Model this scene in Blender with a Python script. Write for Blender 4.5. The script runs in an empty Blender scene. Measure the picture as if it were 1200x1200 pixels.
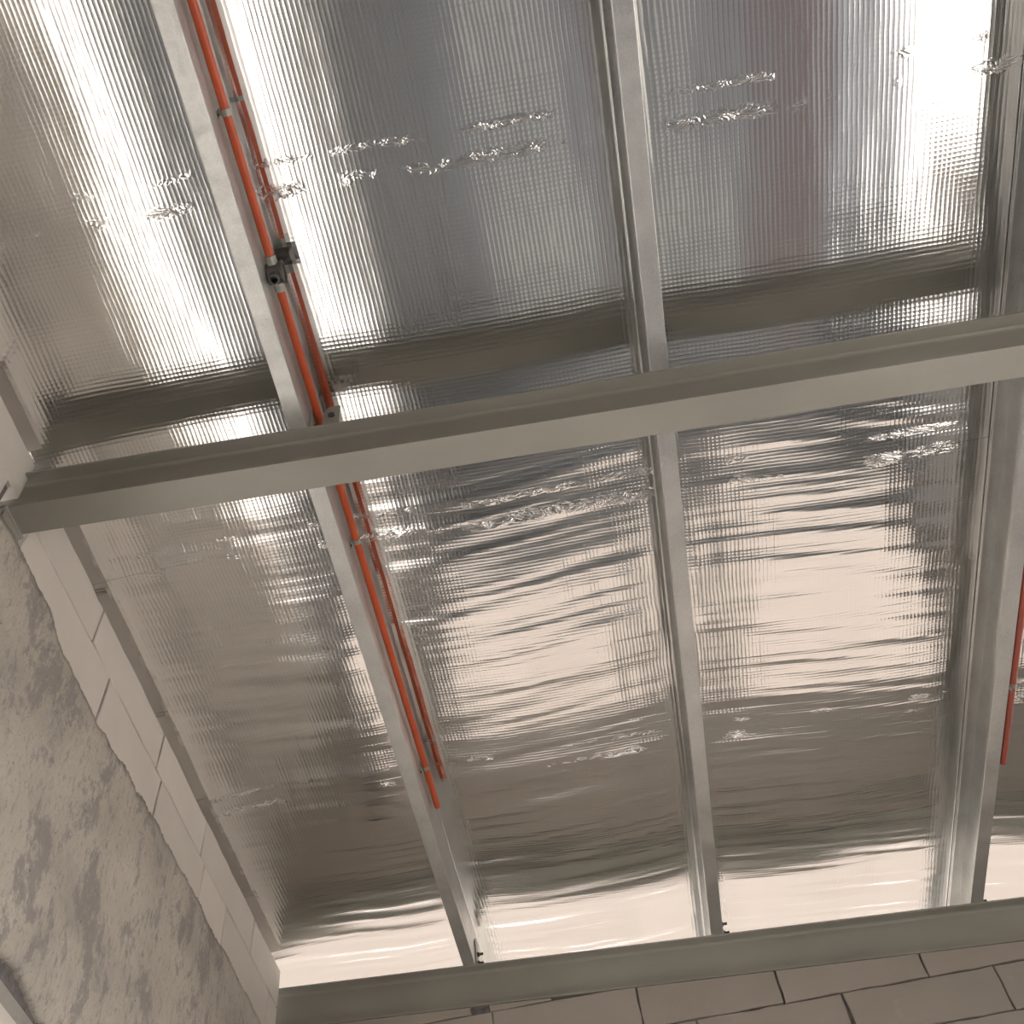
import bpy, bmesh, math, random
import numpy as np
from mathutils import Vector, Matrix

random.seed(7)
rng = np.random.default_rng(11)
scene = bpy.context.scene
col = scene.collection

# ------------------------------------------------------------------ camera
FPX = 1259.2                                  # focal length in pixels of a 1200 px frame
cam_d = bpy.data.cameras.new('camera')
cam = bpy.data.objects.new('camera', cam_d)
col.objects.link(cam)
cam_d.sensor_width = 36.0
cam_d.lens = FPX * 36.0 / 1200.0
cam_d.clip_start = 0.01
right = Vector((0.98208297, 0.16587036, -0.08944311))
down = Vector((-0.18772363, 0.81948373, -0.54148523))
fwd = Vector((-0.01651918, 0.54857401, 0.8359388))
M = Matrix((right, -down, -fwd)).transposed().to_4x4()
M.translation = Vector((0, 0, 1.5))
cam.matrix_world = M
scene.camera = cam

# ------------------------------------------------------------------ light
world = bpy.data.worlds.new('world')
scene.world = world
world.use_nodes = True
wn = world.node_tree
wn.nodes.clear()
wo = wn.nodes.new('ShaderNodeOutputWorld')
wb = wn.nodes.new('ShaderNodeBackground')
sky = wn.nodes.new('ShaderNodeTexSky')
sky.sky_type = 'NISHITA'
sky.sun_disc = False
SUN_EL, SUN_AZ = math.radians(70), math.radians(80)   # azimuth measured from +X towards +Y
sky.sun_elevation = SUN_EL
sky.sun_rotation = math.pi / 2 - SUN_AZ
sky.air_density = 1.0
sky.dust_density = 4.0
sky.ozone_density = 1.0
hs = wn.nodes.new('ShaderNodeHueSaturation')
hs.inputs['Saturation'].default_value = 0.35
wn.links.new(sky.outputs[0], hs.inputs['Color'])
wn.links.new(hs.outputs[0], wb.inputs[0])
wn.links.new(wb.outputs[0], wo.inputs[0])
wb.inputs[1].default_value = 0.32
sun_d = bpy.data.lights.new('sun', 'SUN')
sun_d.energy = 5.0
sun_d.angle = math.radians(0.6)
sun_d.color = (1.0, 0.955, 0.90)
sun = bpy.data.objects.new('sun', sun_d)
col.objects.link(sun)
sd = Vector((math.cos(SUN_EL) * math.cos(SUN_AZ), math.cos(SUN_EL) * math.sin(SUN_AZ), math.sin(SUN_EL)))
sun.rotation_euler = sd.to_track_quat('Z', 'Y').to_euler()
sun.location = sd * 20

vs = scene.view_settings
vs.view_transform = 'Standard'
vs.look = 'None'
vs.gamma = 1.0
vs.use_curve_mapping = False
vs.exposure = 0.88

# ------------------------------------------------------------------ measures (metres)
SX = -0.0666                     # roof falls towards +X
SOF0 = 1.5 + 2.8832              # underside of purlins / top of rafters above x = 0
PD = 0.20                        # purlin depth
PW = 0.054                       # purlin flange width
WALL_X = -1.515                  # inner face of the left wall
WALL_Y = 4.247                   # inner face of the back wall
RAF_H, RAF_W = 0.20, 0.10
RAFTERS = (1.476, 4.2477, -1.296)      # near edge of each rafter
PURLINS = (-0.673, 0.4304, 1.547, 2.65, -1.79)
SEAMS = (-2.83, -1.62, -0.41, 0.81, 2.02, 3.235, 5.25)
X0, X1 = -1.85, 2.85               # roof extent
Y0, Y1 = -3.2, 5.25

def sof(x):
    return SOF0 + SX * x

# ------------------------------------------------------------------ helpers
def link(o, parent=None):
    col.objects.link(o)
    if parent is not None:
        o.parent = parent
    return o

def tag(o, label=None, cat=None, group=None, kind=None):
    if label: o['label'] = label
    if cat: o['category'] = cat
    if group: o['group'] = group
    if kind: o['kind'] = kind
    return o

def empty(name, loc=(0, 0, 0)):
    o = bpy.data.objects.new(name, None)
    o.location = loc
    o.empty_display_size = 0.1
    return link(o)

def mesh_obj(name, bm, mat, parent=None, smooth=False):
    bmesh.ops.recalc_face_normals(bm, faces=bm.faces[:])
    me = bpy.data.meshes.new(name)
    bm.to_mesh(me)
    bm.free()
    if smooth:
        for p in me.polygons: p.use_smooth = True
    me.materials.append(mat)
    o = bpy.data.objects.new(name, me)
    link(o, parent)
    if parent is not None:
        o.matrix_parent_inverse = Matrix.Translation(-parent.location)
    return o

def box(bm, x0, x1, y0, y1, z0, z1, sh=0.0):
    """box whose z follows the roof fall when sh is set (z += sh * x)"""
    v = [bm.verts.new((x, y, z + sh * x)) for z in (z0, z1) for y in (y0, y1) for x in (x0, x1)]
    for f in ((0, 1, 3, 2), (4, 6, 7, 5), (0, 4, 5, 1), (2, 3, 7, 6), (0, 2, 6, 4), (1, 5, 7, 3)):
        bm.faces.new([v[i] for i in f])
    return v

def bevel(bm, w, seg=1):
    bmesh.ops.bevel(bm, geom=bm.edges[:], offset=w, segments=seg, affect='EDGES', profile=0.5)

def tube(bm, a, b, r, n=16, caps=True):
    a, b = Vector(a), Vector(b)
    d = (b - a).normalized()
    u = d.orthogonal().normalized()
    w = d.cross(u)
    ra, rb = [], []
    for i in range(n):
        t = 2 * math.pi * i / n
        o = (u * math.cos(t) + w * math.sin(t)) * r
        ra.append(bm.verts.new(a + o)); rb.append(bm.verts.new(b + o))
    for i in range(n):
        bm.faces.new((ra[i], ra[(i + 1) % n], rb[(i + 1) % n], rb[i]))
    if caps:
        bm.faces.new(ra[::-1]); bm.faces.new(rb)

def ring(bm, a, b, ro, ri, n=20):
    """hollow cylinder"""
    a, b = Vector(a), Vector(b)
    d = (b - a).normalized(); u = d.orthogonal().normalized(); w = d.cross(u)
    R = []
    for c, r in ((a, ro), (b, ro), (b, ri), (a, ri)):
        R.append([bm.verts.new(c + (u * math.cos(2 * math.pi * i / n) + w * math.sin(2 * math.pi * i / n)) * r) for i in range(n)])
    for k in range(4):
        p, q = R[k], R[(k + 1) % 4]
        for i in range(n):
            bm.faces.new((p[i], p[(i + 1) % n], q[(i + 1) % n], q[i]))

# ------------------------------------------------------------------ materials
class NT:
    def __init__(self, name):
        self.m = bpy.data.materials.new(name)
        self.m.use_nodes = True
        self.t = self.m.node_tree
        self.t.nodes.clear()
        self.out = self.n('ShaderNodeOutputMaterial')
        self.b = self.n('ShaderNodeBsdfPrincipled')
        self.l(self.b.outputs[0], self.out.inputs[0])
    def n(self, typ, **kw):
        nd = self.t.nodes.new(typ)
        for k, v in kw.items(): setattr(nd, k, v)
        return nd
    def l(self, a, b): self.t.links.new(a, b)
    def val(self, s, v):
        if hasattr(v, 'node'): self.l(v, s)
        else: s.default_value = v
    def coord(self, scale=(1, 1, 1), loc=(0, 0, 0), rot=(0, 0, 0)):
        tc = self.n('ShaderNodeTexCoord')
        mp = self.n('ShaderNodeMapping')
        mp.inputs['Scale'].default_value = scale
        mp.inputs['Location'].default_value = loc
        mp.inputs['Rotation'].default_value = rot
        self.l(tc.outputs['Object'], mp.inputs[0])
        return mp.outputs[0]
    def noise(self, vec, scale, detail=4, rough=0.55, dist=0.0):
        nd = self.n('ShaderNodeTexNoise')
        self.l(vec, nd.inputs['Vector'])
        nd.inputs['Scale'].default_value = scale
        nd.inputs['Detail'].default_value = detail
        nd.inputs['Roughness'].default_value = rough
        nd.inputs['Distortion'].default_value = dist
        return nd.outputs['Fac']
    def ramp(self, fac, stops):
        r = self.n('ShaderNodeValToRGB')
        els = r.color_ramp.elements
        while len(els) < len(stops): els.new(0.5)
        for e, (p, c) in zip(els, stops):
            e.position = p
            e.color = (c, c, c, 1) if isinstance(c, (int, float)) else (*c, 1)
        self.l(fac, r.inputs[0])
        return r.outputs[0]
    def math(self, op, a, b=None, c=None, clamp=False):
        nd = self.n('ShaderNodeMath', operation=op)
        nd.use_clamp = clamp
        self.val(nd.inputs[0], a)
        if b is not None: self.val(nd.inputs[1], b)
        if c is not None: self.val(nd.inputs[2], c)
        return nd.outputs[0]
    def mix(self, fac, a, b):
        nd = self.n('ShaderNodeMix', data_type='RGBA')
        self.val(nd.inputs[0], fac)
        for s, v in ((nd.inputs[6], a), (nd.inputs[7], b)):
            if hasattr(v, 'node'): self.l(v, s)
            else: s.default_value = (*v, 1)
        return nd.outputs[2]
    def bump(self, h, dist, strength=1.0, normal=None):
        nd = self.n('ShaderNodeBump')
        nd.inputs['Strength'].default_value = strength
        nd.inputs['Distance'].default_value = dist
        self.l(h, nd.inputs['Height'])
        if normal is not None: self.l(normal, nd.inputs['Normal'])
        return nd.outputs[0]
    def set(self, **kw):
        names = dict(color='Base Color', metal='Metallic', rough='Roughness', normal='Normal', spec='Specular IOR Level', coat='Coat Weight')
        for k, v in kw.items():
            s = self.b.inputs[names[k]]
            if hasattr(v, 'node'): self.l(v, s)
            elif k == 'color': s.default_value = (*v, 1)
            else: s.default_value = v
        return self

def mat_foil():
    t = NT('aluminium_foil')
    v = t.coord()
    sep = t.n('ShaderNodeSeparateXYZ'); t.l(v, sep.inputs[0])
    x, y = sep.outputs[0], sep.outputs[1]
    # slight wander of the threads
    wob = t.math('MULTIPLY', t.math('SUBTRACT', t.noise(v, 3.0, 3), 0.5), 0.012)
    PITCH = 0.0135
    def thread(c):
        ph = t.math('MULTIPLY', t.math('ADD', c, wob), math.pi / PITCH)
        s = t.math('ABSOLUTE', t.math('SINE', ph))
        return t.math('POWER', t.math('SUBTRACT', 1.0, s), 1.2)
    tx, ty = thread(x), thread(y)
    # strength of the threads varies from thread to thread and from place to place
    vx = t.coord(scale=(74, 7, 1)); vy = t.coord(scale=(7, 74, 1))
    ax = t.math('ADD', 0.1, t.math('MULTIPLY', t.noise(vx, 1.0, 3), 1.5))
    ay = t.math('ADD', 0.1, t.math('MULTIPLY', t.noise(vy, 1.0, 3), 1.5))
    grid = t.math('ADD', t.math('MULTIPLY', tx, ax), t.math('MULTIPLY', ty, ay))
    # crumpled film along the laps of the rolls: sharp little creases
    crs = t.coord(scale=(1.0, 2.2, 1.0), rot=(0, 0, 0.25))
    c0 = t.noise(crs, 13.0, 2, 0.5, 2.2)
    cr = t.math('POWER', t.math('SUBTRACT', 1.0, t.math('ABSOLUTE', t.math('MULTIPLY', t.math('SUBTRACT', c0, 0.5), 6.5)), clamp=True), 1.5)
    near = None
    for s in SEAMS[2:6]:
        for off, wd in ((0.014, 0.026), (-0.07, 0.016)):
            yo = t.math('ADD', y, t.math('MULTIPLY', wob, 4.0))
            d = t.math('ABSOLUTE', t.math('SUBTRACT', yo, s + off))
            k = t.math('SUBTRACT', 1.0, t.math('DIVIDE', d, wd), clamp=True)
            near = k if near is None else t.math('MAXIMUM', near, k)
    patch = t.ramp(t.noise(t.coord(scale=(1, 0.5, 1), loc=(3.1, 1.7, 0)), 4.6, 3), [(0.50, 0.0), (0.70, 1.0)])
    near = t.math('MULTIPLY', near, patch)
    n1 = t.bump(grid, 0.00018)
    n2 = t.bump(t.math('MULTIPLY', cr, near), 0.0042, 1.0, n1)
    fine = t.noise(v, 160.0, 2)
    n3 = t.bump(fine, 0.00004, 1.0, n2)
    t.set(color=(0.86, 0.855, 0.84), metal=1.0, rough=0.13, normal=n3)
    return t.m

def mat_galv():
    t = NT('galvanised_steel')
    v = t.coord()
    sp = t.n('ShaderNodeTexVoronoi'); t.l(v, sp.inputs['Vector']); sp.inputs['Scale'].default_value = 140
    f = t.noise(v, 6, 4)
    c = t.ramp(f, [(0.3, (0.50, 0.50, 0.48)), (0.7, (0.66, 0.655, 0.63))])
    c2 = t.mix(t.math('MULTIPLY', sp.outputs['Distance'], 0.35), c, (0.80, 0.79, 0.77))
    speck = t.ramp(t.noise(v, 90, 2), [(0.70, 0.0), (0.76, 0.6)])
    c3 = t.mix(speck, c2, (0.25, 0.24, 0.22))
    r = t.ramp(t.noise(v, 30, 3), [(0.3, 0.34), (0.7, 0.48)])
    t.set(color=c3, metal=0.8, rough=r, normal=t.bump(t.noise(v, 220, 2), 0.0004))
    return t.m

def mat_paint():
    t = NT('grey_primer_paint')
    v = t.coord()
    c = t.ramp(t.noise(v, 2.2, 5), [(0.3, (0.275, 0.262, 0.228)), (0.75, (0.345, 0.33, 0.285))])
    st = t.ramp(t.noise(t.coord(scale=(0.6, 6, 6)), 9, 4), [(0.66, 0.0), (0.74, 0.35)])
    c2 = t.mix(st, c, (0.33, 0.30, 0.25))
    t.set(color=c2, metal=0.0, rough=0.42, normal=t.bump(t.noise(v, 60, 3), 0.0006), spec=0.5)
    return t.m

def mat_plain(name, c, rough=0.5, metal=0.0, var=0.12, scale=25):
    t = NT(name)
    v = t.coord()
    lo = tuple(k * (1 - var) for k in c); hi = tuple(min(1, k * (1 + var)) for k in c)
    t.set(color=t.ramp(t.noise(v, scale, 4), [(0.3, lo), (0.7, hi)]), rough=rough, metal=metal)
    return t.m

def mat_aac(name, c):
    t = NT(name)
    v = t.coord()
    f = t.noise(v, 5, 5)
    base = t.ramp(f, [(0.3, tuple(k * 0.93 for k in c)), (0.7, c)])
    info = t.n('ShaderNodeObjectInfo')
    tint = t.ramp(info.outputs['Random'], [(0.0, 0.90), (1.0, 1.0)])
    mul = t.n('ShaderNodeMix', data_type='RGBA', blend_type='MULTIPLY')
    mul.inputs[0].default_value = 1.0
    t.l(base, mul.inputs[6]); t.l(tint, mul.inputs[7])
    sm = t.ramp(t.noise(t.coord(loc=(9, 2, 4)), 3.3, 4, 0.6, 0.4), [(0.66, 0.0), (0.72, 0.5)])
    c2 = t.mix(sm, mul.outputs[2], (0.50, 0.41, 0.30))
    t.set(color=c2, rough=0.92, normal=t.bump(t.noise(v, 120, 4), 0.0012), spec=0.2)
    return t.m

def mat_plaster():
    t = NT('cement_plaster')
    v = t.coord()
    f = t.noise(v, 3.2, 6, 0.6, 0.3)
    base = t.ramp(f, [(0.28, (0.40, 0.365, 0.32)), (0.52, (0.53, 0.485, 0.42)), (0.75, (0.62, 0.57, 0.50))])
    # smeared darker cement, broken up by the grain of the float
    stv = t.coord(scale=(1, 1.9, 1.1), rot=(0.25, 0, 0))
    d = t.ramp(t.noise(stv, 3.1, 10, 0.74, 0.25), [(0.52, 0.0), (0.565, 0.7), (0.8, 0.9)])
    c2 = t.mix(d, base, (0.29, 0.262, 0.25))
    st2 = t.coord(scale=(1, 4, 1.5), rot=(0.2, 0, 0))
    d2 = t.ramp(t.noise(st2, 14.0, 8, 0.75), [(0.53, 0.0), (0.62, 0.6)])
    c2 = t.mix(d2, c2, (0.30, 0.265, 0.235))
    d3 = t.ramp(t.noise(st2, 22.0, 6, 0.7), [(0.58, 0.0), (0.70, 0.45)])
    c3 = t.mix(d3, c2, (0.66, 0.61, 0.53))
    pit = t.ramp(t.noise(v, 48, 3, 0.6), [(0.68, 0.0), (0.73, 0.85)])
    c4 = t.mix(pit, c3, (0.13, 0.11, 0.10))
    n1 = t.bump(t.noise(st2, 6, 6, 0.7), 0.012)
    n2 = t.bump(t.noise(v, 70, 4), 0.003, 1.0, n1)
    t.set(color=c4, rough=0.9, normal=n2, spec=0.2)
    return t.m

def mat_ground(name, c, sc):
    t = NT(name)
    v = t.coord()
    f = t.noise(v, sc, 7, 0.62)
    t.set(color=t.ramp(f, [(0.3, tuple(k * 0.75 for k in c)), (0.7, tuple(min(1, k * 1.12) for k in c))]), rough=0.9,
          normal=t.bump(t.noise(v, sc * 9, 4), 0.01), spec=0.25)
    return t.m

FOIL = mat_foil()
GALV = mat_galv()
PAINT = mat_paint()
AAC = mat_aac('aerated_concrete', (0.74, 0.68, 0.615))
AAC_SHADED = mat_aac('shaded_aerated_concrete', (0.40, 0.35, 0.305))  # same blocks, with the dimness of the back wall put into the colour
PLASTER = mat_plaster()
MORTAR = mat_plain('grey_mortar', (0.16, 0.145, 0.14), 0.95, 0, 0.3, 40)
CORE = mat_ground('wall_render', (0.36, 0.335, 0.305), 3.0)
ORANGE = mat_plain('orange_pvc', (0.54, 0.086, 0.024), 0.38, 0, 0.08, 12)
REDPVC = mat_plain('red_pvc', (0.34, 0.075, 0.05), 0.42, 0, 0.08, 12)
BOXM = mat_plain('dark_grey_metal', (0.16, 0.15, 0.14), 0.42, 0.6, 0.15, 60)
CLIP = mat_plain('grey_clip_metal', (0.36, 0.35, 0.32), 0.45, 0.5, 0.15, 60)
BOLT = mat_plain('bolt_steel', (0.10, 0.09, 0.085), 0.5, 0.7, 0.2, 80)
FLOOR = mat_ground('concrete_floor', (0.29, 0.285, 0.275), 1.6)
GROUND = mat_ground('pale_earth', (0.62, 0.585, 0.54), 0.5)
YARD = mat_ground('clay_paving', (0.155, 0.13, 0.11), 0.8)
ROOFM = mat_plain('roof_sheet_metal', (0.45, 0.46, 0.47), 0.45, 0.6)

# ------------------------------------------------------------------ setting: ground, floor, roof
bm = bmesh.new(); box(bm, -60, 60, -60, 60, -0.32, -0.12)
tag(mesh_obj('ground', bm, GROUND), kind='structure')
bm = bmesh.new(); box(bm, -7, 7, 4.46, 16, -0.119, -0.03)
tag(mesh_obj('yard_paving', bm, YARD), kind='structure')
bm = bmesh.new(); box(bm, -1.75, 2.7, -3.0, 4.45, -0.115, 0.0)
tag(mesh_obj('floor', bm, FLOOR), kind='structure')

bm = bmesh.new()                                   # corrugated metal roof above the foil
nx = 130
rows = []
for y in (Y0 - 0.05, Y1 + 0.1):
    for top in (0, 1):
        rows.append([bm.verts.new((X0 + (X1 - X0) * i / nx, y, sof(X0 + (X1 - X0) * i / nx) + PD + 0.035 + (0.018 if (i // 2) % 2 else 0.0) + 0.002 * top)) for i in range(nx + 1)])
for i in range(nx):
    bm.faces.new((rows[0][i], rows[2][i], rows[2][i + 1], rows[0][i + 1]))
    bm.faces.new((rows[1][i], rows[1][i + 1], rows[3][i + 1], rows[3][i]))
tag(mesh_obj('ceiling', bm, ROOFM), kind='structure')

# ------------------------------------------------------------------ setting: walls
def wall_core(bm, axis, a, b, s0, s1, z0, z1, holes):
    """wall slab between a..b across, s0..s1 along; holes = (s, s, z, z), cut by cells"""
    ss = sorted({s0, s1, *[h[0] for h in holes], *[h[1] for h in holes]})
    zz = sorted({z0, z1, *[h[2] for h in holes], *[h[3] for h in holes]})
    for i in range(len(ss) - 1):
        for j in range(len(zz) - 1):
            cs, cz = (ss[i] + ss[i + 1]) / 2, (zz[j] + zz[j + 1]) / 2
            if any(h[0] < cs < h[1] and h[2] < cz < h[3] for h in holes): continue
            if axis == 'y': box(bm, a, b, ss[i], ss[i + 1], zz[j], zz[j + 1])
            else: box(bm, ss[i], ss[i + 1], a, b, zz[j], zz[j + 1])

def block_mesh(u0, u1, w0, w1, depth, jit=0.0026, gap=0.0036, top=None, chip=None):
    """aerated-concrete block standing in the u/w plane, face at 0, body behind it; top(u) trims the upper edge"""
    pts = []
    nu = max(2, int((u1 - u0) / 0.06)); nw = max(2, int((w1 - w0) / 0.06))
    j = lambda: random.uniform(-jit, jit)
    tp = (lambda u: w1 - gap) if top is None else (lambda u: min(w1 - gap, top(u) - 0.001))
    for i in range(nu): pts.append((u0 + gap + (u1 - u0 - 2 * gap) * i / nu, w0 + gap + j()))
    for i in range(nw): pts.append((u1 - gap + j(), w0 + gap + (tp(u1) - w0 - gap) * i / nw))
    for i in range(nu):
        u = u1 - gap - (u1 - u0 - 2 * gap) * i / nu
        pts.append((u, tp(u) + (j() if top is None else 0)))
    for i in range(nw): pts.append((u0 + gap + j(), tp(u0) - (tp(u0) - w0 - gap) * i / nw))
    cu = sum(p[0] for p in pts) / len(pts); cw = sum(p[1] for p in pts) / len(pts)
    return pts, cu, cw

def block(parent, axis, face, u0, u1, w0, w1, depth=0.1, top=None, proud=0.0, mat=None):
    pts, cu, cw = block_mesh(u0, u1, w0, w1, depth, top=top, jit=0.0042 if axis == 'y' else 0.003)
    bm = bmesh.new()
    def P(u, w, d):
        # axis 'y': wall in the y/z plane facing +x ; axis 'x': wall in the x/z plane facing -y
        return (face + proud - d, u, w) if axis == 'y' else (u, face - proud + d, w)
    f0 = []
    f1 = []
    f2 = []
    for u, w in pts:
        iu = u + (cu - u) * 0.0; iw = w
        du = -0.003 if u > cu else 0.003
        dw = -0.003 if w > cw else 0.003
        eu = abs(u - u0) < 0.006 or abs(u - u1) < 0.006
        f0.append(bm.verts.new(P(u + (du if eu else 0), w + (0 if eu and 0 else dw * (not eu or 1)), 0)))
        f1.append(bm.verts.new(P(u, w, 0.003)))
        f2.append(bm.verts.new(P(u, w, depth)))
    n = len(pts)
    bm.faces.new(f0)
    bm.faces.new(f2[::-1])
    for a, b in ((f0, f1), (f1, f2)):
        for i in range(n):
            bm.faces.new((a[i], a[(i + 1) % n], b[(i + 1) % n], b[i]))
    bmesh.ops.triangulate(bm, faces=[f for f in bm.faces if len(f.verts) > 4])
    return mesh_obj('block', bm, mat or AAC, parent)

# --- left wall (runs along y, parallel to the purlins)
LT = 4.562                                      # top of the left wall
bm = bmesh.new()
LHOLES = [(0.0, 3.6, 1.7, 3.10)]
wall_core(bm, 'y', WALL_X - 0.15, WALL_X - 0.012, -2.9, WALL_Y, 0.0, 4.18, LHOLES)
wall_left = tag(mesh_obj('wall_left', bm, CORE), kind='structure')
# mortar behind the open block joints, with the pocket for the rafter left out
bm = bmesh.new()
for a, b in ((-2.9, RAFTERS[2] - 0.05), (RAFTERS[2] + 0.15, 1.46), (1.62, WALL_Y - 0.006)):
    box(bm, WALL_X - 0.14, WALL_X - 0.012, a, b, 4.18, LT - 0.012)
mesh_obj('mortar_or_shade_fill', bm, MORTAR, wall_left)
for u0, u1 in ((-2.9, -2.3), (-2.3, -1.7), (-0.6, 0.0), (0.0, 0.6), (0.6, 1.2), (1.62, 2.092), (2.092, 2.70), (2.70, 3.20), (3.20, 3.845), (3.845, WALL_Y)):
    block(wall_left, 'y', WALL_X, u0, u1, 4.387, LT + random.uniform(-.003, .003), 0.13)
block(wall_left, 'y', WALL_X, 1.2, 1.505, 4.365, LT, 0.13, proud=0.004)
for u0, u1 in ((-2.9, -2.4), (-2.4, -1.8), (-0.9, -0.3), (-0.3, 0.3), (0.3, 0.9), (0.9, 1.44), (1.60, 2.25), (2.25, 2.76), (2.76, 3.25), (3.25, 3.525), (3.525, 4.12), (4.12, WALL_Y)):
    block(wall_left, 'y', WALL_X, u0, u1, 4.16, 4.387, 0.13)
# plaster coat, thick and broken along its upper edge
def vn1(y, seed, l):
    r = np.random.default_rng(seed).uniform(0, 1, 512)
    g = (y + 20) / l; i = np.floor(g).astype(int); f = g - i; f = f * f * (3 - 2 * f)
    return r[i % 512] * (1 - f) + r[(i + 1) % 512] * f

def plaster():
    bm = bmesh.new()
    ys = np.linspace(-2.9, WALL_Y - 0.004, 760)
    ph = rng.uniform(0, 6.28, 8)
    edge = 4.200 + 0.006 * np.sin(ys * 1.7 + ph[0]) + 0.005 * np.sin(ys * 6.1 + ph[1]) + 0.0035 * np.sin(ys * 17 + ph[2]) + 0.003 * np.sin(ys * 41 + ph[3]) + rng.normal(0, 0.0024, ys.size)
    edge += -0.022 * np.clip(vn1(ys, 31, 0.055) - 0.45, 0, 1) - 0.03 * np.clip(vn1(ys, 32, 0.16) - 0.55, 0, 1)
    edge += 0.045 * np.clip((1.95 - ys) / 0.12, 0, 1) * (ys > 1.0)
    low = 3.262 + 0.012 * np.sin(ys * 9 + ph[4]) + 0.008 * np.sin(ys * 23 + ph[5]) + rng.normal(0, 0.003, ys.size)
    NZ = 26
    F, Bk = [], []
    for i, y in enumerate(ys):
        row = []
        for k in range(NZ + 1):
            z = low[i] + (edge[i] - low[i]) * k / NZ
            x = WALL_X + 0.013 + 0.0035 * math.sin(y * 3.1 + z * 4.0) + 0.002 * math.sin(y * 11 + z * 7)
            if k in (0, NZ): x -= 0.006
            row.append(bm.verts.new((x, y, z)))
        F.append(row)
        Bk.append((bm.verts.new((WALL_X - 0.011, y, low[i])), bm.verts.new((WALL_X - 0.011, y, edge[i]))))
    for i in range(len(ys) - 1):
        for k in range(NZ):
            bm.faces.new((F[i][k], F[i + 1][k], F[i + 1][k + 1], F[i][k + 1]))
        bm.faces.new((F[i][NZ], F[i + 1][NZ], Bk[i + 1][1], Bk[i][1]))
        bm.faces.new((F[i][0], Bk[i][0], Bk[i + 1][0], F[i + 1][0]))
    return mesh_obj('plaster_coat', bm, PLASTER, wall_left, smooth=True)
plaster()
bm = bmesh.new(); box(bm, WALL_X - 0.0125, WALL_X - 0.0105, -0.35, 3.9, 3.236, 3.285)  # dark strip painted in for the shadow gap under the plaster's lower edge
mesh_obj('mortar_or_shade_fill', bm, MORTAR, wall_left)
# lintel course over the left-hand openings
y = -0.35
while y < 4.0:
    block(wall_left, 'y', WALL_X, y, min(y + 0.6, 4.0), 3.10, 3.192, 0.10, proud=-0.006)
    y += 0.6

# --- back wall (runs along x under the far rafter)
raf_bot = lambda x: sof(x) - RAF_H
bm = bmesh.new()
wall_core(bm, 'x', WALL_Y + 0.012, WALL_Y + 0.10, WALL_X - 0.15, 2.62, 0.0, 3.595, [(-1.2, 0.45, 1.85, 3.2), (0.62, 2.2, 1.3, 3.2)])
wall_back = tag(mesh_obj('wall_back', bm, CORE), kind='structure')
bm = bmesh.new()
box(bm, WALL_X - 0.14, 2.62, WALL_Y + 0.012, WALL_Y + 0.095, 3.595, 3.985)
for v in bm.verts:
    if v.co.z > 3.9: v.co.z = raf_bot(v.co.x) - 0.006
mesh_obj('mortar_or_shade_fill', bm, MORTAR, wall_back)
trim = lambda u: raf_bot(u) - 0.0015
for u0, u1 in ((-1.665, -1.16), (-1.16, -0.558), (-0.558, 0.063), (0.063, 0.648), (0.648, 1.246), (1.246, 1.85), (1.85, 2.45), (2.45, 2.62)):
    block(wall_back, 'x', WALL_Y, u0, u1, 3.99, 4.188, 0.098, top=trim, mat=AAC_SHADED)
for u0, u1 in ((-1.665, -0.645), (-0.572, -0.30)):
    block(wall_back, 'x', WALL_Y, u0, u1, 4.186, 4.4, 0.098, top=trim, mat=AAC_SHADED)
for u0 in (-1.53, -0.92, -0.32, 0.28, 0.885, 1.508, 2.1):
    block(wall_back, 'x', WALL_Y, u0, min(u0 + (0.623 if u0 == 0.885 else 0.6), 2.62), 3.793, 3.99, 0.098, mat=AAC_SHADED)
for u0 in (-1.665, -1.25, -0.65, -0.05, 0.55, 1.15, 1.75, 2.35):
    block(wall_back, 'x', WALL_Y, u0, min(u0 + 0.6, 2.62), 3.595, 3.793, 0.098, mat=AAC_SHADED)

# --- right and front walls, behind and beside the viewer
bm = bmesh.new()
wall_core(bm, 'y', 2.5, 2.62, -2.9, WALL_Y, 0.0, 3.98, [(-0.4, 1.9, 0.0, 3.5), (1.9, 3.3, 0.0, 1.7)])
tag(mesh_obj('wall_right', bm, CORE), kind='structure')
bm = bmesh.new()
wall_core(bm, 'x', -3.0, -2.9, WALL_X - 0.15, 2.62, 0.0, 4.0, [])
tag(mesh_obj('wall_front', bm, CORE), kind='structure')

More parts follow.
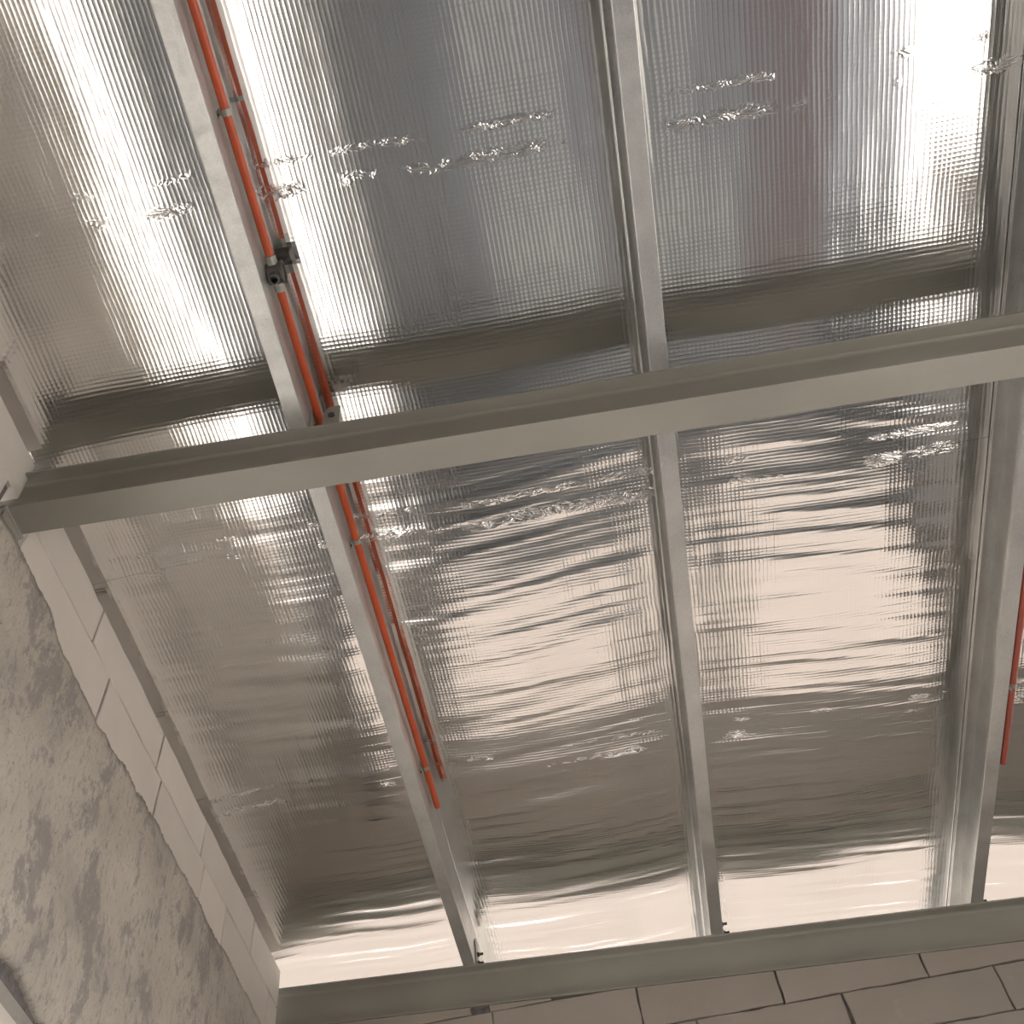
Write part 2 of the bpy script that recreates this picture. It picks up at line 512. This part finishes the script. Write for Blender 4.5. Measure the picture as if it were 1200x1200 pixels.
# ------------------------------------------------------------------ steel rafters
def rafter(y, label):
    ym = y + RAF_W / 2
    xa, xb = WALL_X - 0.06, X1 - 0.1
    root = empty('steel_rafter', (0, ym, sof(0) - RAF_H))
    tf, tw = 0.008, 0.006
    bm = bmesh.new(); box(bm, xa, xb, y, y + RAF_W, SOF0 - tf, SOF0, SX); mesh_obj('top_flange', bm, PAINT, root)
    bm = bmesh.new(); box(bm, xa, xb, y, y + RAF_W, SOF0 - RAF_H, SOF0 - RAF_H + tf, SX); mesh_obj('bottom_flange', bm, PAINT, root)
    bm = bmesh.new()
    box(bm, xa, xb, ym - tw / 2, ym + tw / 2, SOF0 - RAF_H + tf, SOF0 - tf, SX)
    # root fillets between web and flanges
    for s in (-1, 1):
        for zz, k in ((SOF0 - tf, -1), (SOF0 - RAF_H + tf, 1)):
            v = []
            for x in (xa, xb):
                v.append([bm.verts.new((x, ym + s * tw / 2, zz + SX * x)), bm.verts.new((x, ym + s * (tw / 2 + 0.010), zz + SX * x)), bm.verts.new((x, ym + s * (tw / 2 + 0.003), zz + k * 0.004 + SX * x)), bm.verts.new((x, ym + s * tw / 2, zz + k * 0.011 + SX * x))])
            for i in range(4):
                bm.faces.new((v[0][i], v[0][(i + 1) % 4], v[1][(i + 1) % 4], v[1][i]))
            bm.faces.new(v[0]); bm.faces.new(v[1][::-1])
    mesh_obj('web', bm, PAINT, root)
    # cleats that hold the purlins, two bolts each
    for px in PURLINS[:4]:
        x = px + PW
        z = sof(x)
        bm = bmesh.new()
        pts = [(y + 0.012, z), (y + 0.088, z), (y + 0.088, z + 0.155), (y + 0.035, z + 0.155), (y + 0.012, z + 0.125)]
        a = [bm.verts.new((x + 0.0012, p[0], p[1])) for p in pts]
        b = [bm.verts.new((x + 0.0072, p[0], p[1])) for p in pts]
        bm.faces.new(a); bm.faces.new(b[::-1])
        for i in range(5): bm.faces.new((a[i], a[(i + 1) % 5], b[(i + 1) % 5], b[i]))
        bm2 = box(bm, x + 0.0072, x + 0.05, y + 0.012, y + 0.088, z + 0.0005, z + 0.006)
        cl = mesh_obj('cleat', bm, PAINT, root)
        for dz in (0.035, 0.08):
            bm = bmesh.new()
            tube(bm, (x + 0.007, ym, z + dz), (x + 0.016, ym, z + dz), 0.0115, 6)
            tube(bm, (x + 0.016, ym, z + dz), (x + 0.034, ym, z + dz), 0.006, 10)
            mesh_obj('bolt', bm, BOLT, cl)
    if y == RAFTERS[0]:            # upright plate beside the conduit
        xa2, z = PURLINS[0] + PW + 0.041, sof(PURLINS[0] + PW) - 0.004
        pts = [(xa2, z), (xa2 + 0.052, z), (xa2 + 0.052, z + 0.15), (xa2 + 0.016, z + 0.15), (xa2, z + 0.12)]
        bm = bmesh.new()
        a = [bm.verts.new((p[0], y + 0.020, p[1])) for p in pts]
        b = [bm.verts.new((p[0], y + 0.026, p[1])) for p in pts]
        bm.faces.new(a); bm.faces.new(b[::-1])
        for i in range(5): bm.faces.new((a[i], a[(i + 1) % 5], b[(i + 1) % 5], b[i]))
        cl = mesh_obj('cleat', bm, PAINT, root)
        bm = bmesh.new(); tube(bm, (xa2 + 0.028, y + 0.0195, z + 0.085), (xa2 + 0.028, y + 0.011, z + 0.085), 0.011, 6); mesh_obj('bolt', bm, BOLT, cl)
    tag(root, label, 'steel beam')
    return root

r1 = rafter(RAFTERS[0], 'grey painted steel I-beam crossing mid-room, ending in a pocket of the plastered wall')
rafter(RAFTERS[1], 'dark grey steel I-beam bedded on top of the bare block wall')
rafter(RAFTERS[2], 'grey steel I-beam nearest the windowless wall')
# bearing plate below the end of the middle rafter, let into the wall
zb = raf_bot(WALL_X)
bm = bmesh.new()
box(bm, WALL_X - 0.10, WALL_X + 0.010, RAFTERS[0] - 0.008, RAFTERS[0] + 0.112, zb - 0.012, zb - 0.0005)
box(bm, WALL_X - 0.004, WALL_X + 0.006, RAFTERS[0] + 0.0, RAFTERS[0] + 0.104, zb - 0.085, zb - 0.012)
bevel(bm, 0.002)
mesh_obj('bearing_plate', bm, PAINT, r1)

# ------------------------------------------------------------------ purlins
PY0, PY1 = Y0, Y1 - 0.02
ang = math.atan(SX)
def purlin(px, label):
    root = empty('roof_purlin', (px, 0, sof(px)))
    th, lip, rr = 0.0032, 0.02, 0.004
    def part(name, u0, u1, w0, w1, bv=True):
        bm = bmesh.new()
        ny = 2
        box(bm, u0, u1, PY0, PY1, w0, w1)
        if bv:
            es = [e for e in bm.edges if abs(e.verts[0].co.y - e.verts[1].co.y) > 1]
            bmesh.ops.bevel(bm, geom=es, offset=th * 0.45, segments=2, affect='EDGES', profile=0.5)
        for v in bm.verts:
            u, w = v.co.x, v.co.z
            v.co.x = px + u
            v.co.z = sof(px + u) + w
        return mesh_obj(name, bm, GALV, root)
    part('bottom_flange', 0, PW, 0.0004, th)
    part('web', PW - th, PW, th * 0.6, PD - th * 0.6)
    part('top_flange', 0, PW, PD - th, PD)
    part('lip', 0, th, th * 0.6, lip)
    part('lip', 0, th, PD - lip, PD - th * 0.6)
    tag(root, label, 'purlin')
    return root

purlin(PURLINS[0], 'galvanised purlin with the bright orange conduit clipped along its side')
purlin(PURLINS[1], 'galvanised C-section purlin with no pipe, second from the plastered wall')
purlin(PURLINS[2], 'galvanised C-section purlin with a dull red pipe beside it')
purlin(PURLINS[3], 'galvanised C-section purlin nearest the low side of the roof')
purlin(PURLINS[4], 'galvanised C-section purlin outside the plastered wall, behind its top')

# ------------------------------------------------------------------ conduits
def saddle(root, x, y, z, r, webx):
    bm = bmesh.new()
    ring(bm, (x, y - 0.009, z), (x, y + 0.009, z), r + 0.0022, r + 0.0002, 18)
    box(bm, webx + 0.0002, webx + 0.0025, y - 0.009, y + 0.009, z - r - 0.016, z - r + 0.004)
    box(bm, webx + 0.0002, webx + 0.0025, y - 0.009, y + 0.009, z + r - 0.004, z + r + 0.016)
    s = mesh_obj('saddle_clip', bm, CLIP, root)
    bm = bmesh.new()
    tube(bm, (webx + 0.0025, y, z - r - 0.010), (webx + 0.006, y, z - r - 0.010), 0.0045, 8)
    mesh_obj('screw', bm, BOLT, s)

CR = 0.0125
wx = PURLINS[0] + PW
cxp, czp = wx + CR + 0.009, sof(wx) + 0.122
JY = 1.030                                            # junction box position
k_ = (2.883 + 0.04 + 0.122) / (2.883 + 0.04)
def conduit_thing(label, x, z, ya, yb, mat, clips, webx):
    root = empty('conduit_pipe', (x, ya, z))
    bm = bmesh.new()
    tube(bm, (x, ya, z), (x, yb, z), CR, 20)
    mesh_obj('pipe', bm, mat, root, smooth=False)
    for c in clips: saddle(root, x, c, z, CR, webx)
    tag(root, label, 'conduit', 'electrical conduits under the roof')
    return root
conduit_thing('orange plastic conduit from the round junction box over the middle I-beam to its cut end', cxp, czp, JY + 0.055, 3.345, ORANGE, (1.995, 3.11), wx)
conduit_thing('orange plastic conduit on the near side of the round junction box', cxp, czp, Y0 + 0.3, JY - 0.055, ORANGE, (0.572, -0.6, -1.8), wx)
wx3 = PURLINS[2] + PW
conduit_thing('short dull red plastic conduit beside the purlin, ending in mid-span', wx3 + CR + 0.006, sof(wx3) + 0.012, 1.62, 3.40, REDPVC, (2.985, 1.9), wx3)

# junction box between the two orange pipes
jb = empty('junction_box', (cxp, JY, czp))
bm = bmesh.new()
tube(bm, (wx + 0.0012, JY, czp), (wx + 0.044, JY, czp), 0.031, 24); bevel(bm, 0.0015)
body = mesh_obj('box_body', bm, BOXM, jb)
bm = bmesh.new(); ring(bm, (wx + 0.042, JY, czp), (wx + 0.049, JY, czp), 0.034, 0.027, 24); mesh_obj('rim', bm, BOXM, jb)
for sgn in (-1, 1):
    bm = bmesh.new(); ring(bm, (cxp, JY + sgn * 0.029, czp), (cxp, JY + sgn * 0.0545, czp), CR + 0.003, CR - 0.002, 18)
    mesh_obj('spout', bm, CLIP, jb)
bm = bmesh.new(); ring(bm, (cxp + 0.002, JY, czp - 0.029), (cxp + 0.002, JY, czp - 0.055), CR + 0.003, CR - 0.001, 18)
mesh_obj('spout', bm, BOXM, jb)
tag(jb, 'dark grey round junction box between two orange conduits', 'junction box')

# ------------------------------------------------------------------ foil insulation, laid in rolls across the purlins
def vnoise(x, y, seed, lx, ly):
    """smooth value noise with its own grain in x and y"""
    r = np.random.default_rng(seed)
    T = r.uniform(-1, 1, (512, 512))
    gx, gy = (x + 40.0) / lx, (y + 40.0) / ly
    ix, iy = np.floor(gx).astype(int), np.floor(gy).astype(int)
    fx, fy = gx - ix, gy - iy
    fx = fx * fx * fx * (fx * (fx * 6 - 15) + 10); fy = fy * fy * fy * (fy * (fy * 6 - 15) + 10)
    g = lambda a, b: T[a % 512, b % 512]
    return (g(ix, iy) * (1 - fx) + g(ix + 1, iy) * fx) * (1 - fy) + (g(ix, iy + 1) * (1 - fx) + g(ix + 1, iy + 1) * fx) * fy

EDGES = sorted(PURLINS) + [PURLINS[3] + 1.1]
def foil_height(x, y):
    base = SOF0 + SX * x + PD + 0.004
    t = np.zeros_like(x); w = np.zeros_like(x)
    for a, b in zip(EDGES[:-1], EDGES[1:]):
        a2, b2 = a + PW, b
        m = (x > a2) & (x < b2)
        u = np.where(m, (x - a2) / (b2 - a2), 0)
        t = np.where(m, 4 * u * (1 - u), t)
    soft = np.clip(t * 3.0, 0, 1)
    soft = soft * soft * (3 - 2 * soft)
    sag = 0.022 * t * (1 + 0.5 * vnoise(x, y, 1, 0.9, 0.8))
    far = np.clip((y - 1.5) / 0.35, 0, 1)
    # stretched wrinkles running across between the purlins
    wr = 0.0011 * vnoise(x, y + 0.06 * np.sin(x * 2.2), 2, 0.55, 0.05) + 0.0022 * vnoise(x, y + 0.05 * np.sin(x * 2.6 + 1), 3, 0.7, 0.13)
    wr += 0.0008 * vnoise(x, y + 0.05 * np.sin(x * 2.2), 4, 0.35, 0.022)
    wr2 = 0.0018 * vnoise(x, y, 5, 0.16, 0.45) + 0.0004 * vnoise(x, y, 6, 0.05, 0.3) + 0.003 * vnoise(x, y, 9, 0.5, 0.9)
    lap = np.zeros_like(x)
    for s in SEAMS[2:6]:
        d = np.abs(y - s - 0.012)
        k = np.clip(1 - d / 0.07, 0, 1) * np.clip(vnoise(x, y, 17, 0.16, 0.3) * 2.0 + 0.2, 0, 1)
        lap += k * 0.0006 * vnoise(x, y, 21, 0.09, 0.04)
    droop = 0.05 * np.clip((-1.05 - x) / 0.46, 0, 1.2) ** 2
    return base - sag - droop + soft * (wr * (0.15 + far) + wr2 + lap)

def foil(y0, y1, dz, dx, dy, label):
    nx = int((X1 - X0) / dx); ny = int((y1 - y0) / dy)
    xs = np.linspace(X0, X1, nx + 1); ys = np.linspace(y0, y1, ny + 1)
    Xg, Yg = np.meshgrid(xs, ys)
    Z = foil_height(Xg, Yg) + dz
    co = np.stack([Xg, Yg, Z], -1).reshape(-1, 3)
    i = (np.arange(ny)[:, None] * (nx + 1) + np.arange(nx)[None, :]).reshape(-1)
    quads = np.stack([i, i + 1, i + nx + 2, i + nx + 1], 1)
    me = bpy.data.meshes.new('foil_insulation_sheet')
    me.vertices.add(len(co)); me.vertices.foreach_set('co', co.reshape(-1).astype(np.float32))
    me.loops.add(quads.size); me.loops.foreach_set('vertex_index', quads.reshape(-1).astype(np.int32))
    me.polygons.add(len(quads))
    me.polygons.foreach_set('loop_start', (np.arange(len(quads)) * 4).astype(np.int32))
    me.polygons.foreach_set('loop_total', np.full(len(quads), 4, np.int32))
    me.polygons.foreach_set('use_smooth', np.ones(len(quads), bool))
    me.update(); me.validate()
    me.materials.append(FOIL)
    o = bpy.data.objects.new('foil_insulation_sheet', me)
    link(o)
    return tag(o, label, 'foil insulation', 'rolls of roof foil')

LAB = ['silver foil roll ending at the windowless wall', 'silver foil roll over the I-beam next to the windowless wall', 'silver foil roll over the near orange conduit, lapped just before the junction box',
       'silver foil roll above the round junction box and the middle I-beam', 'smooth-to-wrinkled silver foil roll just past the middle I-beam, with crumpled laps',
       'dull silver foil roll from the conduit end out over the bare block wall']
for i in range(len(SEAMS) - 1):
    fine = SEAMS[i + 1] > 0.2
    foil(SEAMS[i], SEAMS[i + 1] + (0.03 if i < len(SEAMS) - 2 else 0), 0.0008 * (i % 2), 0.011 if fine else 0.04, 0.0085 if fine else 0.04, LAB[i])

# ------------------------------------------------------------------ things on the floor, seen only as colour in the foil
def cloth(name, x0, x1, y0, y1, amp, mat, label, cat):
    bm = bmesh.new()
    nx, ny = 40, 90
    G = []
    for j in range(ny + 1):
        row = []
        for i in range(nx + 1):
            u, v = i / nx, j / ny
            x = x0 + (x1 - x0) * u + 0.04 * math.sin(v * 7 + 1) * (1 if u > 0.5 else -1) * abs(u - 0.5)
            yy = y0 + (y1 - y0) * v + 0.03 * math.sin(u * 9)
            z = 0.004 + amp * (0.5 + 0.5 * math.sin(x * 9 + 2 * math.sin(yy * 3)) * math.sin(yy * 5 + 1.5 * math.sin(x * 4)))
            row.append(bm.verts.new((x, yy, z)))
        G.append(row)
    for j in range(ny):
        for i in range(nx):
            bm.faces.new((G[j][i], G[j][i + 1], G[j + 1][i + 1], G[j + 1][i]))
    o = mesh_obj(name, bm, mat, smooth=True)
    md = o.modifiers.new('thickness', 'SOLIDIFY'); md.thickness = 0.002; md.offset = 1
    return tag(o, label, cat)
cloth('tarpaulin', 1.05, 1.75, 0.7, 3.7, 0.03, mat_plain('red_brown_tarp', (0.16, 0.115, 0.10), 0.6, 0, 0.25, 4), 'reddish brown tarpaulin spread loosely on the concrete floor', 'tarpaulin')
PLY = mat_plain('pale_plywood', (0.72, 0.68, 0.58), 0.6, 0, 0.12, 9)
for (x, y, a, L), lab in zip(((0.20, 1.35, 0.05, 1.2), (0.30, 2.75, -0.08, 1.1)), ('pale plywood board on the floor under the round junction box', 'pale plywood board on the floor closer to the bare block wall')):
    bm = bmesh.new(); box(bm, -0.13, 0.13, -L / 2, L / 2, 0.0005, 0.015); bevel(bm, 0.001)
    o = mesh_obj('plywood_board', bm, PLY)
    o.location = (x, y, 0); o.rotation_euler = (0, 0, a)
    tag(o, lab, 'board', 'plywood boards on the floor')
